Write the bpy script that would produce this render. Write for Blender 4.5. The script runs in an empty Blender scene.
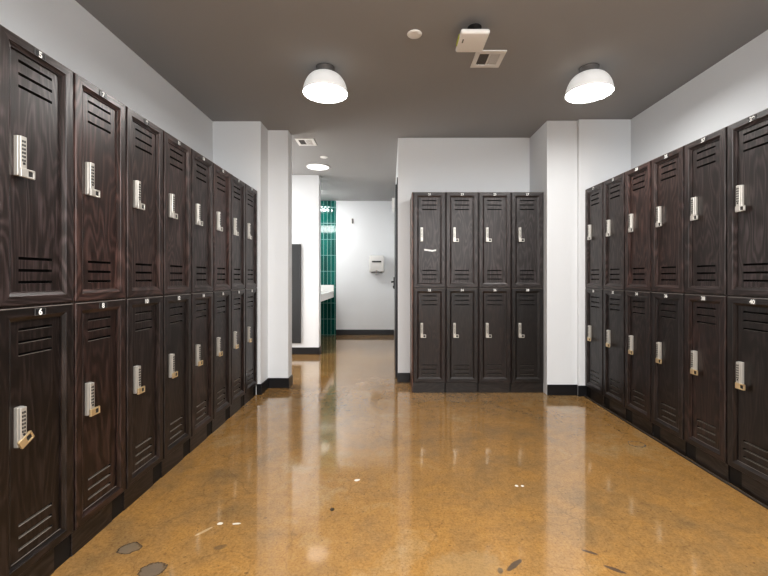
import bpy, bmesh, math, random
from mathutils import Vector, Matrix
random.seed(7)
PI = math.pi
COL = bpy.context.scene.collection
CAM_Z = 1.0788
CEIL = 2.5124

# ------------------------------------------------------------------ helpers
class MB:
    """collects shapes and links them as ONE mesh object"""
    def __init__(self):
        self.bm = bmesh.new()
    def quad(self, pts, m=0):
        f = self.bm.faces.new([self.bm.verts.new(p) for p in pts]); f.material_index = m
        return f
    def box(self, x0, x1, y0, y1, z0, z1, m=0, bev=0.0, seg=2):
        t = bmesh.new()
        bmesh.ops.create_cube(t, size=1.0)
        for v in t.verts:
            v.co = Vector(((x0+x1)/2+v.co.x*(x1-x0), (y0+y1)/2+v.co.y*(y1-y0), (z0+z1)/2+v.co.z*(z1-z0)))
        if bev > 0:
            bmesh.ops.bevel(t, geom=list(t.edges), offset=bev, segments=seg, affect='EDGES', profile=0.5)
        self.merge(t, m)
        return self
    def merge(self, t, m=None, mat=None):
        mp = {}
        for v in t.verts:
            mp[v] = self.bm.verts.new(mat @ v.co if mat else v.co)
        for f in t.faces:
            try:
                g = self.bm.faces.new([mp[v] for v in f.verts])
                g.material_index = f.material_index if m is None else m
                g.smooth = f.smooth
            except ValueError:
                pass
        t.free()
    def lathe(self, prof, cx, cy, n=48, m=0, smooth=True, mats=None):
        rings = []
        for r, z in prof:
            if r < 1e-6:
                rings.append([self.bm.verts.new((cx, cy, z))])
            else:
                rings.append([self.bm.verts.new((cx+r*math.cos(2*PI*k/n), cy+r*math.sin(2*PI*k/n), z)) for k in range(n)])
        for i in range(len(rings)-1):
            a, b = rings[i], rings[i+1]
            for k in range(n):
                k2 = (k+1) % n
                if len(a) == 1 and len(b) == 1: continue
                if len(a) == 1: f = self.bm.faces.new((a[0], b[k], b[k2]))
                elif len(b) == 1: f = self.bm.faces.new((a[k2], a[k], b[0]))
                else: f = self.bm.faces.new((a[k2], a[k], b[k], b[k2]))
                f.smooth = smooth
                f.material_index = mats[i] if mats else m
        return self
    def tube(self, p0, p1, r, n=16, m=0):
        p0, p1 = Vector(p0), Vector(p1)
        d = (p1-p0); L = d.length
        t = bmesh.new()
        bmesh.ops.create_cone(t, cap_ends=True, segments=n, radius1=r, radius2=r, depth=L)
        rot = d.to_track_quat('Z', 'Y').to_matrix().to_4x4()
        self.merge(t, m, Matrix.Translation((p0+p1)/2) @ rot)
        return self
    def build(self, name, mats, parent=None, fixn=True):
        if fixn:
            bmesh.ops.recalc_face_normals(self.bm, faces=self.bm.faces)
        me = bpy.data.meshes.new(name)
        self.bm.to_mesh(me); self.bm.free()
        for mt in (mats if isinstance(mats, (list, tuple)) else [mats]):
            me.materials.append(mt)
        o = bpy.data.objects.new(name, me); COL.objects.link(o)
        if parent: o.parent = parent
        return o

def thing(name, label, cat, loc=(0, 0, 0), rz=0, group=None):
    o = bpy.data.objects.new(name, None); COL.objects.link(o)
    o.location = loc; o.rotation_euler = (0, 0, rz); o.empty_display_size = .1
    return tag(o, label, cat, group)

def tag(o, label, cat, group=None):
    o['label'] = label; o['category'] = cat
    if group: o['group'] = group
    return o

def struct(name, mb, m):
    o = mb.build(name, m); o['kind'] = 'structure'
    return o

# ------------------------------------------------------------------ materials
class NT:
    def __init__(self, name):
        self.mat = bpy.data.materials.new(name); self.mat.use_nodes = True
        self.t = self.mat.node_tree; self.n = self.t.nodes; self.l = self.t.links
        self.b = self.n['Principled BSDF']
    def new(self, typ, **kw):
        nd = self.n.new(typ)
        for k, v in kw.items():
            if k in nd.bl_rna.properties: setattr(nd, k, v)
            else: nd.inputs[k].default_value = v
        return nd
    def link(self, a, b): self.l.new(a, b)
    def math(self, op, a, b=None, clamp=False):
        nd = self.n.new('ShaderNodeMath'); nd.operation = op; nd.use_clamp = clamp
        for i, v in enumerate((a, b)):
            if v is None: continue
            if hasattr(v, 'links') or hasattr(v, 'is_linked'): self.link(v, nd.inputs[i])
            else: nd.inputs[i].default_value = v
        return nd.outputs[0]
    def mix(self, fac, a, b, blend='MIX'):
        nd = self.n.new('ShaderNodeMix'); nd.data_type = 'RGBA'; nd.blend_type = blend
        for s, v in ((nd.inputs[0], fac), (nd.inputs[6], a), (nd.inputs[7], b)):
            if hasattr(v, 'is_linked'): self.link(v, s)
            elif isinstance(v, tuple): s.default_value = (*v, 1) if len(v) == 3 else v
            else: s.default_value = v
        return nd.outputs[2]
    def ramp(self, fac, stops):
        nd = self.n.new('ShaderNodeValToRGB'); self.link(fac, nd.inputs[0])
        e = nd.color_ramp.elements
        while len(e) < len(stops): e.new(0.5)
        for i, (p, c) in enumerate(stops):
            e[i].position = p; e[i].color = (*c, 1) if len(c) == 3 else c
        return nd.outputs[0]
    def noise(self, vec, scale, detail=2, rough=.5, dist=0):
        nd = self.new('ShaderNodeTexNoise', Scale=scale, Detail=detail, Roughness=rough, Distortion=dist)
        if vec is not None: self.link(vec, nd.inputs['Vector'])
        return nd.outputs[0]
    def mapping(self, vec, scale=(1, 1, 1), loc=(0, 0, 0), rot=(0, 0, 0)):
        nd = self.n.new('ShaderNodeMapping')
        nd.inputs['Scale'].default_value = scale; nd.inputs['Location'].default_value = loc; nd.inputs['Rotation'].default_value = rot
        self.link(vec, nd.inputs['Vector']); return nd.outputs[0]
    def bump(self, h, strength=.2, dist=.002):
        nd = self.new('ShaderNodeBump', Strength=strength, Distance=dist)
        self.link(h, nd.inputs['Height']); self.link(nd.outputs[0], self.b.inputs['Normal'])

def plain(name, col, rough=.5, metal=0, noise_amt=.06, scale=30, spec=.5, coat=0, emit=None, bump=0):
    t = NT(name)
    tc = t.n.new('ShaderNodeTexCoord').outputs['Object']
    n = t.noise(tc, scale, 3)
    f = t.math('MULTIPLY', t.math('SUBTRACT', n, .5), noise_amt*2)
    c = t.mix(t.math('ADD', f, .5, True), tuple(max(0, x*(1-noise_amt*2)) for x in col), tuple(min(1, x*(1+noise_amt*2)) for x in col))
    t.link(c, t.b.inputs['Base Color'])
    t.b.inputs['Roughness'].default_value = rough; t.b.inputs['Metallic'].default_value = metal
    t.b.inputs['Specular IOR Level'].default_value = spec
    t.b.inputs['Coat Weight'].default_value = coat
    if bump: t.bump(n, bump, .001)
    if emit:
        t.b.inputs['Emission Color'].default_value = (*emit[0], 1); t.b.inputs['Emission Strength'].default_value = emit[1]
    return t.mat

def wood(name, horizontal=False, gain=1.0):
    t = NT(name)
    tc = t.n.new('ShaderNodeTexCoord').outputs['Object']
    oi = t.n.new('ShaderNodeObjectInfo')
    off = t.math('MULTIPLY', oi.outputs['Random'], 43.0)
    cmb = t.n.new('ShaderNodeCombineXYZ')
    for i in range(3): t.link(off, cmb.inputs[i])
    add = t.n.new('ShaderNodeVectorMath'); add.operation = 'ADD'
    t.link(tc, add.inputs[0]); t.link(cmb.outputs[0], add.inputs[1])
    v = add.outputs[0]
    s1 = (1.6, 1, 9) if horizontal else (9, 1, 1.6)
    s2 = (9, 20, 420) if horizontal else (420, 20, 9)
    s3 = (4, 10, 110) if horizontal else (110, 10, 4)
    base = t.noise(t.mapping(v, s1), 1.0, 2, .45, .3)
    rings = t.math('MULTIPLY', t.math('ADD', t.math('SINE', t.math('MULTIPLY', base, 95.0)), 1.0), .5)
    pores = t.noise(t.mapping(v, s2), 1.0, 2, .6)
    streak = t.noise(t.mapping(v, s3), 1.0, 3, .6)
    h = t.math('ADD', t.math('ADD', t.math('MULTIPLY', rings, .21), t.math('MULTIPLY', pores, .44)), t.math('MULTIPLY', streak, .40))
    c = t.ramp(h, [(.30, (.0048*gain, .0030*gain, .0024*gain)), (.52, (.0135*gain, .0086*gain, .0070*gain)), (.76, (.054*gain, .043*gain, .041*gain))])
    c2 = t.mix(1.0, c, oi.outputs['Color'], 'MULTIPLY')
    t.link(c2, t.b.inputs['Base Color'])
    r = t.math('ADD', t.math('MULTIPLY', h, -.18), .50)
    t.link(r, t.b.inputs['Roughness'])
    t.b.inputs['Specular IOR Level'].default_value = .5
    t.b.inputs['Coat Weight'].default_value = .3
    t.b.inputs['Coat Roughness'].default_value = .36
    t.bump(h, .35, .0012)
    return t.mat

M = {}
M['stile'] = wood('espresso_wood_vertical')
M['rail'] = wood('espresso_wood_horizontal', True)
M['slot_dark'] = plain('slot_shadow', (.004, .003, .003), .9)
M['lit_slot_sill'] = plain('lit_slot_sill', (.30, .265, .23), .35, noise_amt=.15)  # paler than the wood: light caught by the slot sills, painted in
M['lit_ledge'] = plain('painted_lit_ledge', (.15, .13, .115), .35, noise_amt=.2)  # pale tone painting highlight lines onto the door ledges
M['kick'] = wood('kick_wood', True, .8)
M['kick_gap'] = plain('kick_gap', (.006, .005, .005), .6)
M['nickel'] = plain('satin_nickel', (.60, .575, .53), .36, .6, .05, 80)
M['brass'] = plain('warm_lever', (.72, .56, .34), .34, .7, .05, 80)
M['button'] = plain('keypad_button', (.03, .03, .03), .4)
M['plate'] = plain('plate_black', (.012, .012, .013), .4)
M['digit'] = plain('digit_white', (.85, .85, .83), .5)
M['wall'] = plain('white_wall_paint', (.765, .78, .795), .55, 0, .012, 6, .3, bump=.04)
M['ceil'] = plain('taupe_ceiling_paint', (.345, .342, .34), .6, 0, .03, 4, .3)
M['base'] = plain('black_rubber_base', (.012, .012, .014), .35, 0, .1, 20)
M['trimstrip'] = plain('floor_seal_strip', (.045, .035, .028), .4)
M['white_metal'] = plain('white_enamel', (.80, .79, .77), .4, 0, .02)
M['dome'] = plain('translucent_dome', (.82, .82, .81), .4, 0, .02, emit=((1, 1, .99), .2))
M['white_plastic'] = plain('white_plastic', (.90, .89, .87), .45, 0, .02)
M['grey_metal'] = plain('grey_metal', (.16, .155, .15), .45, .4)
M['vent_dark'] = plain('vent_dark', (.05, .05, .05), .8)
M['vent_mid'] = plain('vent_mid', (.17, .165, .16), .8)
M['lamp'] = plain('lamp_glow', (1, 1, 1), .5, emit=((1.0, .985, .96), 46.0))
M['lamp2'] = plain('passage_glow', (1, 1, 1), .5, emit=((1.0, .98, .95), 1.15))
M['dome_in'] = plain('dome_inside', (.9, .9, .88), .5)
M['dark_panel'] = plain('charcoal_panel', (.028, .029, .031), .5, 0, .05, 12)
M['dark_door'] = plain('dark_door_paint', (.03, .03, .035), .4)
M['quartz'] = plain('white_quartz', (.82, .81, .79), .25, 0, .02, 60)
M['chrome'] = plain('chrome', (.75, .75, .76), .15, 1.0, .02)
M['black'] = plain('black_plastic', (.01, .01, .01), .35)
M['lime'] = plain('lime_strip', (.62, .70, .05), .4)
M['tape'] = plain('white_tape', (.88, .88, .87), .6)

def tile_mat():
    t = NT('green_glazed_tile')
    tc = t.n.new('ShaderNodeTexCoord').outputs['Object']
    sx = t.n.new('ShaderNodeSeparateXYZ'); t.link(tc, sx.inputs[0])
    TW, TH, G = .0690, .298, .0075
    u = t.math('DIVIDE', sx.outputs[0], TW); v = t.math('DIVIDE', sx.outputs[2], TH)
    fu = t.math('FRACT', u); fv = t.math('FRACT', v)
    eu = t.math('MINIMUM', fu, t.math('SUBTRACT', 1.0, fu)); ev = t.math('MINIMUM', fv, t.math('SUBTRACT', 1.0, fv))
    eu = t.math('MULTIPLY', eu, TW); ev = t.math('MULTIPLY', ev, TH)
    e = t.math('MINIMUM', eu, ev)
    grout = t.math('LESS_THAN', e, G/2)
    cell = t.n.new('ShaderNodeCombineXYZ')
    t.link(t.math('FLOOR', u), cell.inputs[0]); t.link(t.math('FLOOR', v), cell.inputs[1])
    wn = t.n.new('ShaderNodeTexWhiteNoise'); t.link(cell.outputs[0], wn.inputs['Vector'])
    nz = t.noise(tc, 25, 3)
    f = t.math('ADD', t.math('MULTIPLY', wn.outputs['Value'], .6), t.math('MULTIPLY', nz, .4))
    c = t.ramp(f, [(.1, (.0, .05, .043)), (.5, (.0, .092, .076)), (.95, (.003, .15, .125))])
    c = t.mix(grout, c, (.20, .40, .37))
    t.link(c, t.b.inputs['Base Color'])
    t.link(t.math('ADD', t.math('MULTIPLY', grout, .6), .08), t.b.inputs['Roughness'])
    wob = t.noise(tc, 9, 2)
    hh = t.math('ADD', t.math('MULTIPLY', t.math('SMOOTH_MIN', e, .006), 60.0), t.math('MULTIPLY', wob, .5))
    t.bump(hh, .25, .004)
    return t.mat
M['tile'] = tile_mat()

def floor_mat():
    t = NT('polished_stained_concrete')
    tc = t.n.new('ShaderNodeTexCoord').outputs['Object']
    big = t.noise(tc, .9, 4, .6, .6)
    mid = t.noise(tc, 5, 5, .65, .4)
    fine = t.noise(tc, 95, 4, .75)
    spk = t.noise(tc, 210, 2, .6)
    tone = t.math('ADD', t.math('MULTIPLY', big, .6), t.math('MULTIPLY', mid, .4))
    c = t.ramp(tone, [(.32, (.19, .125, .060)), (.43, (.29, .170, .066)), (.53, (.355, .195, .062)), (.65, (.37, .255, .130))])
    blot = t.noise(tc, 26, 4, .7)
    g = t.ramp(fine, [(.30, (.62, .58, .52)), (.5, (1, 1, 1)), (.72, (1.25, 1.27, 1.3))])
    c = t.mix(.85, c, g, 'MULTIPLY')
    g = t.ramp(blot, [(.28, (.60, .57, .54)), (.47, (1, 1, 1)), (.70, (1.32, 1.34, 1.4))])
    c = t.mix(.38, c, g, 'MULTIPLY')
    sp = t.ramp(spk, [(.66, (0, 0, 0)), (.76, (1, 1, 1))])
    c = t.mix(t.math('MULTIPLY', sp, .45), c, (.55, .42, .24))
    dk = t.ramp(t.noise(tc, 60, 2, .5), [(.27, (1, 1, 1)), (.33, (0, 0, 0))])
    c = t.mix(t.math('MULTIPLY', dk, .6), c, (.07, .045, .025))
    # hairline crazing
    wv = t.n.new('ShaderNodeVectorMath'); wv.operation = 'ADD'
    nd = t.new('ShaderNodeTexNoise', Scale=3.0, Detail=4.0)
    t.link(tc, nd.inputs['Vector'])
    sc = t.n.new('ShaderNodeVectorMath'); sc.operation = 'SCALE'; sc.inputs['Scale'].default_value = .35
    t.link(nd.outputs['Color'], sc.inputs[0]); t.link(tc, wv.inputs[0]); t.link(sc.outputs[0], wv.inputs[1])
    vo = t.n.new('ShaderNodeTexVoronoi'); vo.feature = 'DISTANCE_TO_EDGE'; vo.inputs['Scale'].default_value = 3.2
    t.link(wv.outputs[0], vo.inputs['Vector'])
    cr = t.ramp(vo.outputs['Distance'], [(0.0, (1, 1, 1)), (.014, (0, 0, 0))])
    crm = t.math('MULTIPLY', t.math('MULTIPLY', cr, .34), t.ramp(t.noise(tc, 1.7, 2), [(.40, (0, 0, 0)), (.6, (1, 1, 1))]))
    c = t.mix(crm, c, (.10, .055, .02))
    # patches, chips and scuffs left in the slab: (x, y, rx, ry, turn, colour, ring only, strength)
    S = t.n.new('ShaderNodeSeparateXYZ'); t.link(tc, S.inputs[0])
    wob = t.math('ADD', t.math('MULTIPLY', t.math('SUBTRACT', t.noise(tc, 38, 4, .7), .5), 1.5), t.math('MULTIPLY', t.math('SUBTRACT', t.noise(tc, 9, 2), .5), .8))
    marks = [(-1.036, 1.594, .047, .036, .3, (.17, .14, .105), 0, .8), (-.876, 1.475, .047, .042, .3, (.15, .125, .10), 0, .85),
             (-1.036, 1.594, .047, .036, .3, (.05, .04, .03), 1, .8), (-.876, 1.475, .047, .042, .3, (.05, .04, .03), 1, .8),
             (1.596, 2.585, .050, .050, 0, (.13, .12, .10), 1, .9),
             (-.743, 1.753, .014, .010, 0, (.85, .80, .70), 0, .9), (-.672, 1.753, .02, .008, .1, (.85, .80, .70), 0, .9),
             (-.79, 1.70, .045, .008, .9, (.62, .47, .28), 0, .6),
             (-.68, 1.60, .03, .018, .3, (.12, .085, .05), 0, .6),
             (.465, 1.50, .055, .012, .7, (.07, .055, .045), 0, .85), (.405, 1.47, .02, .012, 1.3, (.09, .07, .05), 0, .8),
             (.785, 1.57, .032, .008, -.5, (.08, .06, .05), 0, .85), (.83, 1.478, .04, .010, -.6, (.08, .06, .05), 0, .85),
             (-.175, 2.13, .018, .012, .5, (.9, .85, .75), 0, .9), (-.27, 1.86, .012, .016, .2, (.02, .015, .01), 0, .9),
             (.655, 2.07, .010, .012, 0, (.95, .92, .85), 0, .9), (.685, 2.07, .010, .010, 0, (.95, .92, .85), 0, .9),
             (.28, 1.47, .16, .12, .2, (.42, .33, .20), 0, .22)]
    for (x, y, rx, ry, a, col, ring, st) in marks:
        dx = t.math('SUBTRACT', S.outputs[0], x); dy = t.math('SUBTRACT', S.outputs[1], y)
        ca, sa = math.cos(a), math.sin(a)
        p = t.math('DIVIDE', t.math('ADD', t.math('MULTIPLY', dx, ca), t.math('MULTIPLY', dy, sa)), rx)
        q = t.math('DIVIDE', t.math('SUBTRACT', t.math('MULTIPLY', dy, ca), t.math('MULTIPLY', dx, sa)), ry)
        d = t.math('ADD', t.math('ADD', t.math('MULTIPLY', p, p), t.math('MULTIPLY', q, q)), wob)
        if ring: stops = [(.60, (0, 0, 0)), (.78, (st,)*3), (.92, (st,)*3), (1.0, (0, 0, 0))]
        else: stops = [(.55, (st,)*3), (1.0, (0, 0, 0))]
        c = t.mix(t.ramp(d, stops), c, col)
    t.link(c, t.b.inputs['Base Color'])
    t.link(t.math('ADD', t.math('MULTIPLY', mid, .12), .05), t.b.inputs['Roughness'])
    t.b.inputs['IOR'].default_value = 1.5
    t.b.inputs['Coat Weight'].default_value = .75
    t.b.inputs['Coat IOR'].default_value = 1.5
    t.b.inputs['Coat Roughness'].default_value = .06
    hh = t.math('ADD', t.math('MULTIPLY', t.noise(tc, 7, 3), 1.0), t.math('MULTIPLY', fine, .03))
    t.bump(hh, .10, .004)
    return t.mat
M['floor'] = floor_mat()

# ------------------------------------------------------------------ the setting
XL, XR = -1.630, 2.187
YL, YC, YR2, YB = 3.680, 3.660, 3.630, 4.110
YREAR = -2.0
Z1 = CEIL
struct('floor', MB().box(-3.4, 2.5, YREAR-.15, 7.8, -.12, 0), M['floor'])
struct('ceiling', MB().box(-3.4, 2.5, YREAR-.15, 7.8, Z1, Z1+.12), M['ceil'])
struct('wall_left', MB().box(XL-.15, XL, YREAR, YL+.1, 0, Z1), M['wall'])
struct('wall_left_corner', MB().box(XL, -1.190, YL, 3.90, 0, Z1), M['wall'])
struct('wall_passage_near', MB().box(-3.2, -.992, 3.90, 4.05, 0, Z1, bev=.004), M['wall'])
struct('wall_passage_far', MB().box(-3.2, -.994, 5.60, 5.75, 0, Z1, bev=.004), M['wall'])
struct('wall_passage_end', MB().box(-3.35, -3.2, 3.9, 5.75, 0, Z1), M['wall'])
struct('wall_washroom_side', MB().box(-1.80, -1.65, 5.75, 7.5, 0, Z1), M['wall'])
struct('wall_washroom_back', MB().box(-1.80, .25, 7.50, 7.65, 0, Z1), M['wall'])
struct('wall_washroom_tile', MB().box(-1.65, -1.0125, 7.490, 7.5, 0, Z1), M['tile'])
struct('wall_back', MB().box(.082, 1.4355, YB, YB+.15, 0, Z1, bev=.003), M['wall'])
struct('wall_passage_right', MB().box(.082, .232, YB+.15, 7.5, 0, Z1), M['wall'])
struct('wall_column', MB().box(1.4355, 1.712, YC, YB+.15, 0, Z1, bev=.004), M['wall'])
struct('wall_right_corner', MB().box(1.712, XR, YR2, YB+.15, 0, Z1, bev=.003), M['wall'])
struct('wall_right', MB().box(XR, XR+.15, YREAR, YB+.15, 0, Z1), M['wall'])
struct('wall_rear', MB().box(XL-.15, XR+.15, YREAR-.15, YREAR, 0, Z1), M['wall'])
BH, BT = .098, .009
def bboard(name, boxes):
    m = MB()
    for b in boxes: m.box(*b, 0, BH, bev=.003)
    return struct(name, m, M['base'])
bboard('baseboard_left_corner', [(-1.225, -1.190+BT, YL-BT, YL), (-1.190, -1.190+BT, YL, 3.90-BT), (-1.190, -.992+BT, 3.90-BT, 3.90), (-.992, -.992+BT, 3.90, 4.05)])
bboard('baseboard_passage', [(-3.2, -.994+BT, 5.60-BT, 5.60), (-.994, -.994+BT, 5.6, 5.75)])
bboard('baseboard_washroom', [(-1.0125, .075, 7.5-BT, 7.5)])
bboard('baseboard_back', [(.082-BT, .205, YB-BT, YB), (.082-BT, .082, YB, YB+.10)])
bboard('baseboard_column', [(1.4355, 1.712, YC-BT, YC), (1.712-BT, 1.7656+.03, YR2-BT, YR2)])
struct('trim_floor_strip', MB().box(1.752, 1.763, 1.45, YR2-BT, 0, .012, bev=.004), M['trimstrip'])

# dark door opening off the passage
d = MB().box(.058, .082, 4.27, 5.22, .005, 2.07, bev=.002)
door = struct('door_1', d, M['dark_door'])
h = MB(); h.box(.044, .058, 5.09, 5.16, .93, 1.08, bev=.004); h.tube((.058, 5.13, 1.02), (.020, 5.13, 1.02), .010); h.box(.014, .028, 5.02, 5.14, 1.008, 1.032, bev=.006)
h.box(.036, .046, 5.11, 5.15, .94, .97, bev=.004)
h.build('door_handle', M['black'], door)
f = MB(); f.box(.074, .082, 4.21, 4.27, 0, 2.13); f.box(.074, .082, 5.22, 5.28, 0, 2.13); f.box(.074, .082, 4.21, 5.28, 2.07, 2.13)
f.build('door_frame', M['dark_door'], door)

# ------------------------------------------------------------------ lockers
W = .3048
ZK, ZM, ZT = .095, .9815, 1.8736      # kick height, split between the tiers, top
DW = .2925                             # door width
SX, SZ = .048, .045                    # stile and rail width

def digits_bm(txt, size):
    cu = bpy.data.curves.new('digits', 'FONT'); cu.body = txt; cu.size = size
    cu.align_x = 'CENTER'; cu.align_y = 'CENTER'; cu.extrude = .0004; cu.offset = .0009
    ob = bpy.data.objects.new('digits', cu); COL.objects.link(ob)
    dg = bpy.context.evaluated_depsgraph_get(); dg.update()
    me = bpy.data.meshes.new_from_object(ob.evaluated_get(dg))
    t = bmesh.new(); t.from_mesh(me)
    bpy.data.objects.remove(ob); bpy.data.curves.remove(cu); bpy.data.meshes.remove(me)
    xs = [v.co.x for v in t.verts]; ys = [v.co.y for v in t.verts]
    cx, cy = (min(xs)+max(xs))/2, (min(ys)+max(ys))/2
    for v in t.verts: v.co.x -= cx; v.co.y -= cy
    return t

def door_frame_mb(hh):
    """door origin: lower left of the door front, x right, y into the depth, z up"""
    m = MB(); bm = m.bm
    loops = [(0, 0, .031), (0, 0, .003), (.003, .003, 0), (SX-.015, SZ-.015, 0), (SX-.014, SZ-.014, .0018), (SX-.004, SZ-.004, .0075), (SX, SZ, .0085), (SX, SZ, .0150)]
    rings = []
    for ix, iz, y in loops:
        rings.append([bm.verts.new(p) for p in ((ix, y, iz), (DW-ix, y, iz), (DW-ix, y, hh-iz), (ix, y, hh-iz))])
    for li, (a, b) in enumerate(zip(rings, rings[1:])):
        for k in range(4):
            k2 = (k+1) % 4
            fc = bm.faces.new((a[k], a[k2], b[k2], b[k])); fc.material_index = 1 if k in (0, 2) else 0
            if (li == len(rings)-2 and k == 0) or (li == 1 and k == 2): fc.material_index = 2   # ledges painted pale as if catching light
    return m

def panel_mb(hh):
    x0, x1, z0, z1 = SX, DW-SX, SZ, hh-SZ
    s0, s1 = DW/2-.066, DW/2+.066
    T, Y0, DEP = .0095, .0140, .017
    zs = []
    for c in (.074, .114, .154): zs.append((c+.003-T/2, c+.003+T/2))
    for c in (.157, .116, .074): zs.append((hh-c-T/2, hh-c+T/2))
    m = MB()
    m.quad([(x0, Y0, z0), (s0, Y0, z0), (s0, Y0, z1), (x0, Y0, z1)])
    m.quad([(s1, Y0, z0), (x1, Y0, z0), (x1, Y0, z1), (s1, Y0, z1)])
    prev = z0
    for a, b in zs:
        m.quad([(s0, Y0, prev), (s1, Y0, prev), (s1, Y0, a), (s0, Y0, a)])
        Y1 = Y0+DEP
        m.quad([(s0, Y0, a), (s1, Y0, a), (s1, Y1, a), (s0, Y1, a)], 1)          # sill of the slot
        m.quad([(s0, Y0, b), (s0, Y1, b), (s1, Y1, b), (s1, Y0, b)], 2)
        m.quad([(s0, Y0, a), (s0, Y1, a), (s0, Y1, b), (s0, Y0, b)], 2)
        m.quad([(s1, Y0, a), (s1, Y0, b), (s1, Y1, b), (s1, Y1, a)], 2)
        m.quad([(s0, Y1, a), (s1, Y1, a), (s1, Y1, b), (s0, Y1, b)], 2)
        prev = b
    m.quad([(s0, Y0, prev), (s1, Y0, prev), (s1, Y0, z1), (s0, Y0, z1)])
    return m

def lock_mb(turn=0.0, lever=True, warm=False):
    """narrow keypad lock; origin on the panel at its lower left corner"""
    m = MB()
    LW, LH, LD = .025, .132, .024
    m.box(0, LW, -LD*.62, 0, 0, LH, bev=.002)
    m.box(.001, LW-.001, -LD, -LD*.55, .004, LH-.001, bev=.0025)
    for r in range(6):
        for c in range(2):
            m.box(.0055+c*.0075, .0055+c*.0075+.0052, -LD-.0012, -LD+.001, LH-.022-r*.0125, LH-.022-r*.0125+.0075, 1, bev=.0006, seg=1)
    m.tube((LW/2, -LD-.0015, .041), (LW/2, -LD+.001, .041), .0042, 14, 1)
    if lever:
        t = MB()
        # flat lever with a square window at its end
        y0, y1 = -LD-.003, -LD+.006
        t.box(0, .027, y0, y1, -.004, .026, 2, bev=.002)
        t.box(.026, .052, y0, y1, -.004, .002, 2, bev=.0015); t.box(.026, .052, y0, y1, .020, .026, 2, bev=.0015)
        t.box(.046, .052, y0, y1, -.004, .026, 2, bev=.0015)
        t.box(.026, .047, y0+.004, y1, .001, .021, 1)
        piv = Vector((.006, 0, .006))
        mt = Matrix.Translation(piv) @ Matrix.Rotation(-turn, 4, 'Y') @ Matrix.Translation(-piv)
        m.merge(t.bm, None, mt)
    return m, [M['nickel'], M['button'], M['brass'] if warm else M['nickel']]

def plate_mb(num):
    m = MB()
    m.box(-.023, .023, -.0015, 0, -.0125, .0125, 0, bev=.001, seg=1)
    for (a, b, c, d_) in ((-.0215, .0215, -.0115, -.0105), (-.0215, .0215, .0105, .0115), (-.0215, -.0205, -.0115, .0115), (.0205, .0215, -.0115, .0115)):
        m.box(a, b, -.0019, -.0014, c, d_, 2)
    t = digits_bm(str(num), .029)
    m.merge(t, 1, Matrix.Translation((0, -.0019, 0)) @ Matrix.Rotation(PI/2, 4, 'X'))
    return m

def tinted(o, tint):
    o.color = (*tint, 1); return o

GZ = .0035
H_LOW, H_UP = ZM-ZK-2*GZ, ZT-ZM-2*GZ
proto_mesh = {}
def shared(key, maker, mats):
    """mesh data made once, shared by every copy"""
    if key not in proto_mesh:
        r = maker()
        ms = mats
        if isinstance(r, tuple): r, ms = r
        o = r.build(key.split('|')[0], ms); proto_mesh[key] = o.data
        bpy.data.objects.remove(o)
    return proto_mesh[key]
def child(name, me, parent, loc=(0, 0, 0)):
    o = bpy.data.objects.new(name, me); COL.objects.link(o); o.parent = parent; o.location = loc
    return o

def carcass_mb(depth):
    m = MB(); F = .007
    e = .0012
    s_ = (W-DW)/2-.0008
    m.box(e, W-e, .0335, depth, ZK, ZT, 0)
    m.box(e, s_, F, .0335, ZK, ZT, 0, bev=.001, seg=1); m.box(W-s_, W-e, F, .0335, ZK, ZT, 0, bev=.001, seg=1)
    for za, zb in ((ZK, ZK+GZ-.0008), (ZM-GZ+.0008, ZM+GZ-.0008), (ZT-GZ+.0008, ZT)):
        m.box(s_, W-s_, F+.002, .0335, za, zb, 0)
    return m
def kick_mb(depth, gap):
    m = MB()
    m.box(.001, W-gap, .012, depth, 0, ZK-.0005, 0, bev=.001, seg=1)
    if gap > .002: m.box(W-gap, W-.001, .017, depth, 0, ZK-.0005, 1)
    return m

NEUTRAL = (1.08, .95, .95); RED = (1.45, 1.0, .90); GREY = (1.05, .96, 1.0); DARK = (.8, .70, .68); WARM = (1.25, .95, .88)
def lighter(c, k=1.45): return tuple(x*k for x in c)  # brighter upper and dimmer lower doors paint ceiling-light sheen into the tint
def locker(top_no, label, group, loc, rz, depth, gapside, tint_up, tint_low, up=(0, True, False), low=(0, True, False)):
    t = thing('wooden_locker', label, 'locker', loc, rz, group)
    cb = child('carcass', shared('carcass|%.3f' % depth, lambda: carcass_mb(depth), M['stile']), t); tinted(cb, WARM)
    if gapside == 'left':      # the dark filler stands at the other end
        def mk():
            m = kick_mb(depth, .079)
            for v in m.bm.verts: v.co.x = W-v.co.x
            return m
        kd = shared('kick_left|%.3f' % depth, mk, [M['kick'], M['kick_gap']])
    else:
        g_ = .079 if gapside == 'right' else .012
        kd = shared('kick|%.3f|%.3f' % (depth, g_), lambda: kick_mb(depth, g_), [M['kick'], M['kick_gap']])
    tinted(child('kick_base', kd, t), (1, .95, .9))
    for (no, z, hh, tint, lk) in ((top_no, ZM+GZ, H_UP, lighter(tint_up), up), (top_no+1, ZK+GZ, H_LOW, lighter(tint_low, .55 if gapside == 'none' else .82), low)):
        dr = child('door', shared('door|%.4f' % hh, lambda: door_frame_mb(hh), [M['stile'], M['rail'], M['lit_ledge']]), t, ((W-DW)/2, 0, z)); tinted(dr, tint)
        pn = child('panel', shared('panel|%.4f' % hh, lambda: panel_mb(hh), [M['stile'], M['lit_slot_sill'], M['slot_dark']]), dr)
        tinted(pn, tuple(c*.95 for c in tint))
        key = 'lock|%.2f|%d|%d' % lk
        child('keypad_lock', shared(key, lambda: lock_mb(*lk), None), dr, (SX+.014, .0140, hh-.458))
        pl = plate_mb(no).build('number_plate', [M['plate'], M['digit'], M['vent_mid']], dr); pl.location = (DW/2, 0, hh-.0185)
    return t

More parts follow.
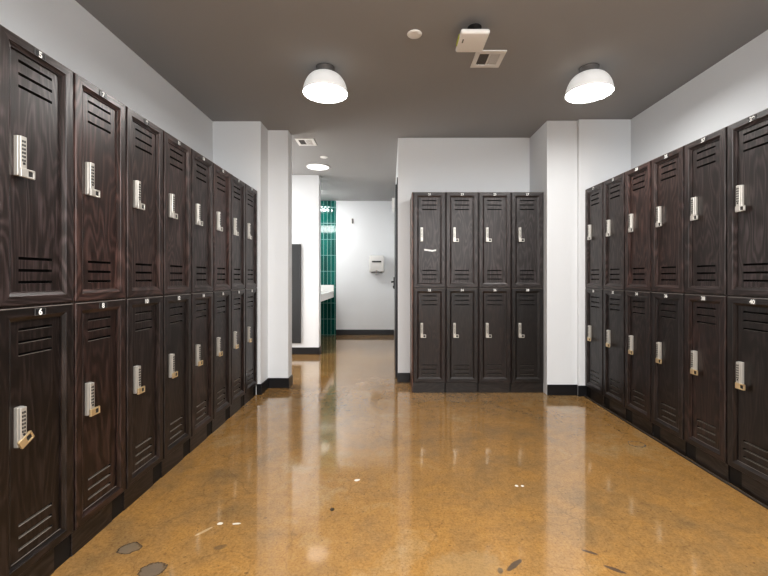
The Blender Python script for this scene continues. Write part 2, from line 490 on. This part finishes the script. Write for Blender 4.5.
ORD = ['first', 'second', 'third', 'fourth', 'fifth', 'sixth', 'seventh', 'eighth']
# row along the left wall: 5 nearest the camera, 19 at the doorway corner
tl_up = [NEUTRAL, GREY, RED, WARM, WARM, NEUTRAL, RED, NEUTRAL, NEUTRAL]
tl_low = [DARK, DARK, RED, NEUTRAL, DARK, WARM, NEUTRAL, WARM, GREY]
YL_END = YL-.003
for i in range(9):           # i = 0 is the locker before number 5
    y0 = YL_END-(9-i)*W
    n = 3+2*i
    if i == 0: lab = 'dark brown two-tier locker before number 5, almost wholly cut off by the picture edge'
    else:
        tone = {1: 'grey-sheened black-brown', 2: 'reddish dark brown'}.get(i, 'dark brown')
        lab = '%s two-tier locker numbered %d above %d, %s in the row starting at 5' % (tone, n, n+1, ORD[i-1])
        if i == 8: lab = 'dark brown two-tier locker numbered 19 above 20, touching the white corner beside the doorway'
    low = (0, True, True)
    if i == 1: low = (.50, True, True)
    locker(n, lab, 'two-tier lockers in the long row from 5 to 20', (-1.2162, y0, 0), PI/2, .410, 'right', tl_up[i], tl_low[i], (0, True, False), low)
# row of four against the back wall, facing the camera
tb_up = [GREY, GREY, GREY, (.85, .86, .92)]
tb_low = [RED, NEUTRAL, WARM, (.72, .66, .64)]
XB, YBF = .215, 3.7312
blab = ['dark two-tier locker numbered 21 above 22 with white tape on its upper door',
        'dark brown two-tier locker numbered 23 above 24, next to the taped one',
        'dark brown two-tier locker numbered 25 above 26, third in the row of four',
        'black-brown two-tier locker numbered 27 above 28, touching the white column in the row of four']
for i in range(4):
    t = locker(21+2*i, blab[i], 'two-tier lockers in the row of four', (XB+i*W, YBF, 0), 0, .370, 'none', tb_up[i], tb_low[i], (0, i != 0, False))
    if i == 0:
        e = MB().box(-.010, .0005, .004, .372, 0, ZT, 0, bev=.0015, seg=1).build('end_panel', M['stile'], t); tinted(e, (4.2, 2.4, 1.6))
# row along the right wall: 29 by the column, 39 nearest
tr_up = [NEUTRAL, NEUTRAL, RED, WARM, NEUTRAL, GREY, GREY]
tr_low = [GREY, GREY, WARM, NEUTRAL, RED, DARK, DARK]
YR_END = YR2-.003
for i in range(7):
    n = 29+2*i
    y1 = YR_END-i*W
    if i == 0: lab = 'dark two-tier locker numbered 29 above 30, beside the white column in the row of six'
    elif i == 6: lab = 'dark brown two-tier locker after number 39, outside the picture edge'
    elif i == 5: lab = 'large-looking black-brown two-tier locker numbered 39 above 40, cut by the picture edge'
    else: lab = 'dark brown two-tier locker numbered %d above %d, %s from column in row of six' % (n, n+1, ORD[i])
    locker(n, lab, 'two-tier lockers in the row of six from 29 to 40', (1.7656, y1, 0), -PI/2, .415, 'left', tr_up[i], tr_low[i], (0, True, False), (0, True, True))

# tape stuck on the upper door of 21
tp = MB()
pts = [(0, 0), (.03, -.004), (.075, -.010), (.112, -.004)]
for (a, b) in zip(pts, pts[1:]):
    tp.quad([(a[0], 0, a[1]), (b[0], 0, b[1]), (b[0], 0, b[1]+.016), (a[0], 0, a[1]+.016)])
    tp.quad([(a[0], .0006, a[1]), (b[0], .0006, b[1]), (b[0], .0006, b[1]+.016), (a[0], .0006, a[1]+.016)])
bmesh.ops.remove_doubles(tp.bm, verts=tp.bm.verts, dist=1e-5)
o = tp.build('tape_strip', M['tape']); o.location = ((424.2-390)*3.74/400, YBF+.0140-.0012, CAM_Z+(277.3-250.6)*3.74/400)
tag(o, 'short strip of white tape stuck on the upper door of locker 21', 'tape')

# ------------------------------------------------------------------ ceiling fittings
def dome_light(x, y, label):
    t = thing('dome_light', label, 'ceiling light', (x, y, CEIL), 0, 'white dome ceiling lights')
    MB().lathe([(0, 0), (.064, 0), (.064, -.010), (.058, -.012), (.058, -.048), (.05, -.05), (0, -.05)], 0, 0, 40).build('mount_collar', M['grey_metal'], t)
    prof = [(.054, -.044), (.062, -.047)]
    for k in range(1, 15):
        a = k/14*PI/2*.93
        prof.append((.062+(.152-.062)*math.sin(a)/math.sin(PI/2*.93), -.047-.132*(1-math.cos(a))/(1-math.cos(PI/2*.93))))
    inner = [(r-.003, z-.002) for r, z in reversed(prof)]
    inner[0] = (prof[-1][0]-.003, prof[-1][1])
    MB().lathe(prof+inner, 0, 0, 56).build('dome_shade', M['dome'], t)
    zz = prof[-1][1]+.006
    MB().lathe([(0, zz-.006), (.08, zz-.005), (.146, zz), (.147, zz+.003), (.146, zz+.005), (0, zz+.006)], 0, 0, 56).build('diffuser', M['lamp'], t)
    return t
dome_light(-.443, 2.74, 'white dome ceiling light hanging before the open passage doorway')
dome_light(1.362, 2.74, 'white dome ceiling light hanging before the white column and lockers 29 to 33')

def disc(name, x, y, r, th, label, cat, group=None):
    m = MB().lathe([(0, 0), (r*.96, 0), (r, -th*.35), (r*.97, -th), (r*.6, -th*1.25), (0, -th*1.3)], 0, 0, 36)
    o = m.build(name, M['white_plastic']); o.location = (x, y, CEIL)
    return tag(o, label, cat, group)
disc('sprinkler_cover', .144, 2.357, .044, .006, 'round white cover plate on dark ceiling beside the white box', 'cover plate', 'round white ceiling cover plates')
disc('sprinkler_cover', -.787, 4.77, .046, .006, 'small round white cover plate beside the flush passage light', 'cover plate', 'round white ceiling cover plates')

t = thing('flush_light', 'flat round glowing ceiling light in the passage beyond the doorway', 'ceiling light', (-.932, 5.18, CEIL))
MB().lathe([(.130, 0), (.149, 0), (.149, -.010), (.143, -.014), (.138, -.012), (.130, -.002)], 0, 0, 48).build('trim_ring', M['white_metal'], t)
MB().lathe([(0, 0), (.138, -.001), (.138, -.011), (0, -.013)], 0, 0, 48).build('diffuser', M['lamp2'], t)

def vent(x0, x1, y0, y1, label):
    t = thing('ceiling_vent', label, 'vent', ((x0+x1)/2, (y0+y1)/2, CEIL), 0, 'square white ceiling vents')
    w, d_ = (x1-x0)/2, (y1-y0)/2
    b = .030; bb = .036
    m = MB()
    m.box(-w, w, -d_, -d_+bb, -.008, 0, bev=.002); m.box(-w, w, d_-bb, d_, -.008, 0, bev=.002)
    m.box(-w, -w+b, -d_+bb, d_-bb, -.008, 0, bev=.002); m.box(w-b, w, -d_+bb, d_-bb, -.008, 0, bev=.002)
    m.box(-.006, .006, -d_+bb, d_-bb, -.008, 0, bev=.001)
    m.build('frame', M['white_metal'], t)
    for s, mt in ((-1, 'vent_dark'), (1, 'vent_mid')):
        g = MB()
        xa, xb = (-w+b, -.006) if s < 0 else (.006, w-b)
        g.box(xa, xb, -d_+bb, d_-bb, -.002, 0, 0)
        n = 5
        for k in range(n+1):
            xx = xa+(xb-xa)*k/n
            g.box(max(xa, xx-.0022), min(xb, xx+.0022), -d_+bb, d_-bb, -.006, -.002, 1)
        for k in range(1, 9):
            yy = -d_+bb+(2*d_-2*bb)*k/9
            g.box(xa, xb, yy-.0025, yy+.0025, -.005, -.002, 1)
        g.build('grille', [M['vent_dark'], M['vent_mid'] if s < 0 else M['white_metal']], t)
    return t
vent(.545, .738, 2.523, 2.725, 'square white ceiling vent beside the white box, with one darker grille half')
vent(-.985, -.790, 4.125, 4.34, 'square white ceiling vent in the passage near the flush light')

t = thing('ceiling_box', 'white rounded box with a lime strip mounted under the dark ceiling by the vent', 'ceiling device', (.465, 2.27, CEIL))
m = MB(); m.box(-.080, .080, -.097, .097, -.108, -.080, bev=.012, seg=4)
bx = m.build('housing', M['white_plastic'], t)
for f_ in bx.data.polygons: f_.use_smooth = True
MB().box(-.0825, -.078, -.045, .045, -.100, -.080, bev=.002).build('lime_strip', M['lime'], t)
m = MB(); m.lathe([(0, 0), (.04, 0), (.04, -.006), (.016, -.010), (.016, -.082), (0, -.082)], .02, .03, 24)
m.build('mount', M['kick_gap'], t)
m = MB()
P = [Vector((.035+.030*math.cos(a), .02, -.060-.014*math.sin(a)+.03)) for a in [k/10*PI for k in range(11)]]
for a, b in zip(P, P[1:]): m.tube(a+Vector((0, 0, -.03)), b+Vector((0, 0, -.03)), .006, 10)
m.build('cable', M['white_plastic'], t)
MB().box(-.060, -.053, -.04, -.005, -.1085, -.1075).build('mark', M['vent_mid'], t)

# ------------------------------------------------------------------ passage and washroom fittings
o = MB().box(-1.95, -1.246, 5.568, 5.5985, .160, 1.540, bev=.004).build('mounted_panel', M['dark_panel'])
tag(o, 'tall charcoal panel mounted on the white wall just inside the doorway', 'wall panel')

t = thing('vanity_counter', 'white vanity counter with deep front apron below green tile in the washroom', 'counter', (-1.65, 5.75, 0))
X1, Y1 = -1.05+1.65, 7.49-5.75
MB().box(.001, X1, .001, Y1, .79, .82, bev=.003).build('countertop', M['quartz'], t)
MB().box(X1-.022, X1-.002, .001, Y1, .705, .79, bev=.002).build('apron', M['quartz'], t)
MB().box(.001, X1-.002, Y1-.018, Y1, .82, .935, bev=.003).build('side_splash', M['quartz'], t)

t = thing('hand_dryer', 'white wall-mounted hand dryer with black slot on the far washroom wall', 'hand dryer', (-.246, 7.5, 1.317))
m = MB(); m.box(-.142, .142, -.17, 0, -.150, .165, bev=.035, seg=5)
b = m.build('cover', M['white_metal'], t)
for v in b.data.vertices:
    if v.co.z < -.05 and v.co.y < -.05: v.co.y += (-.05-v.co.z)*.5
for f_ in b.data.polygons: f_.use_smooth = True
MB().box(-.085, .085, -.1725, -.160, .035, .062, bev=.004).build('slot', M['black'], t)
m = MB(); m.tube((0, -.085, -.165), (0, -.105, -.10), .042, 24)
m.build('nozzle', M['chrome'], t)
MB().box(-.10, .10, -.140, -.02, -.162, -.135, bev=.01).build('air_outlet', M['grey_metal'], t)

t = thing('coat_hook', 'small chrome hook plate high on the far washroom wall', 'hook', ((351.6-390)*7.5/400, 7.5, 2.13))
MB().box(-.040, .040, -.012, 0, -.055, .055, bev=.004).build('plate', M['white_metal'], t)
m = MB(); m.box(.004, .030, -.030, -.012, -.045, .045, bev=.006); m.tube((.017, -.03, -.03), (.017, -.06, -.012), .008, 12)
m.build('hook', M['grey_metal'], t)

o = MB().box(.030, .0815, 6.25, 6.55, 2.14, 2.32, bev=.008).build('wall_box', M['white_plastic'])
tag(o, 'small white box high on the passage wall beyond the dark door', 'wall box')

# ------------------------------------------------------------------ light
def area(name, loc, size, power, rot=(0, 0, 0), size_y=None, col=(1, .985, .965)):
    l = bpy.data.lights.new(name, 'AREA'); l.energy = power; l.color = col
    l.shape = 'RECTANGLE' if size_y else 'DISK'; l.size = size
    if size_y: l.size_y = size_y
    o = bpy.data.objects.new(name, l); COL.objects.link(o); o.location = loc; o.rotation_euler = rot
    return o
for x in (-.443, 1.362):  # unseen fill added out of view to brighten the room
    area('unseen_room_fill', (x, .30, CEIL-.19), .3, 34)
    area('unseen_room_fill', (x, -1.3, CEIL-.19), .3, 8)
area('added_rear_fill', (.28, -1.95, 2.1), 3.4, 46, (PI/2, 0, 0), .6, (.97, .985, 1))  # soft fill added behind the camera, with no window there
area('unseen_washroom_fill', (-1.43, 6.6, CEIL-.02), .38, 14)  # unseen fill added to brighten the washroom
area('vanity_lamp', (-1.33, 6.5, 2.10), .42, 2.5, (PI/2, 0, 0), .14)
area('unseen_passage_fill', (-2.0, 4.85, CEIL-.02), .5, 12)  # added overhead fill, hidden from view by the near wall
area('unseen_passage_side_fill', (-2.5, 4.83, 1.1), 1.4, 26, (0, -PI/2, 0), 1.2)  # added sideways fill, unseen, lifting the passage ceiling

w = bpy.data.worlds.new('world'); bpy.context.scene.world = w; w.use_nodes = True
w.node_tree.nodes['Background'].inputs[0].default_value = (.9, .95, 1, 1)
w.node_tree.nodes['Background'].inputs[1].default_value = .2

# ------------------------------------------------------------------ camera
cd = bpy.data.cameras.new('camera'); cd.sensor_width = 36; cd.lens = 36*400.3/768
cd.shift_x = (384-390.05)/768; cd.shift_y = -(288-277.26)/768
cd.clip_start = .02
cam = bpy.data.objects.new('camera', cd); COL.objects.link(cam)
cam.location = (0, 0, CAM_Z); cam.rotation_euler = (PI/2, 0, 0)
sc = bpy.context.scene
sc.camera = cam
sc.view_settings.view_transform = 'Standard'
sc.view_settings.look = 'Medium High Contrast'
sc.view_settings.exposure = 0.35
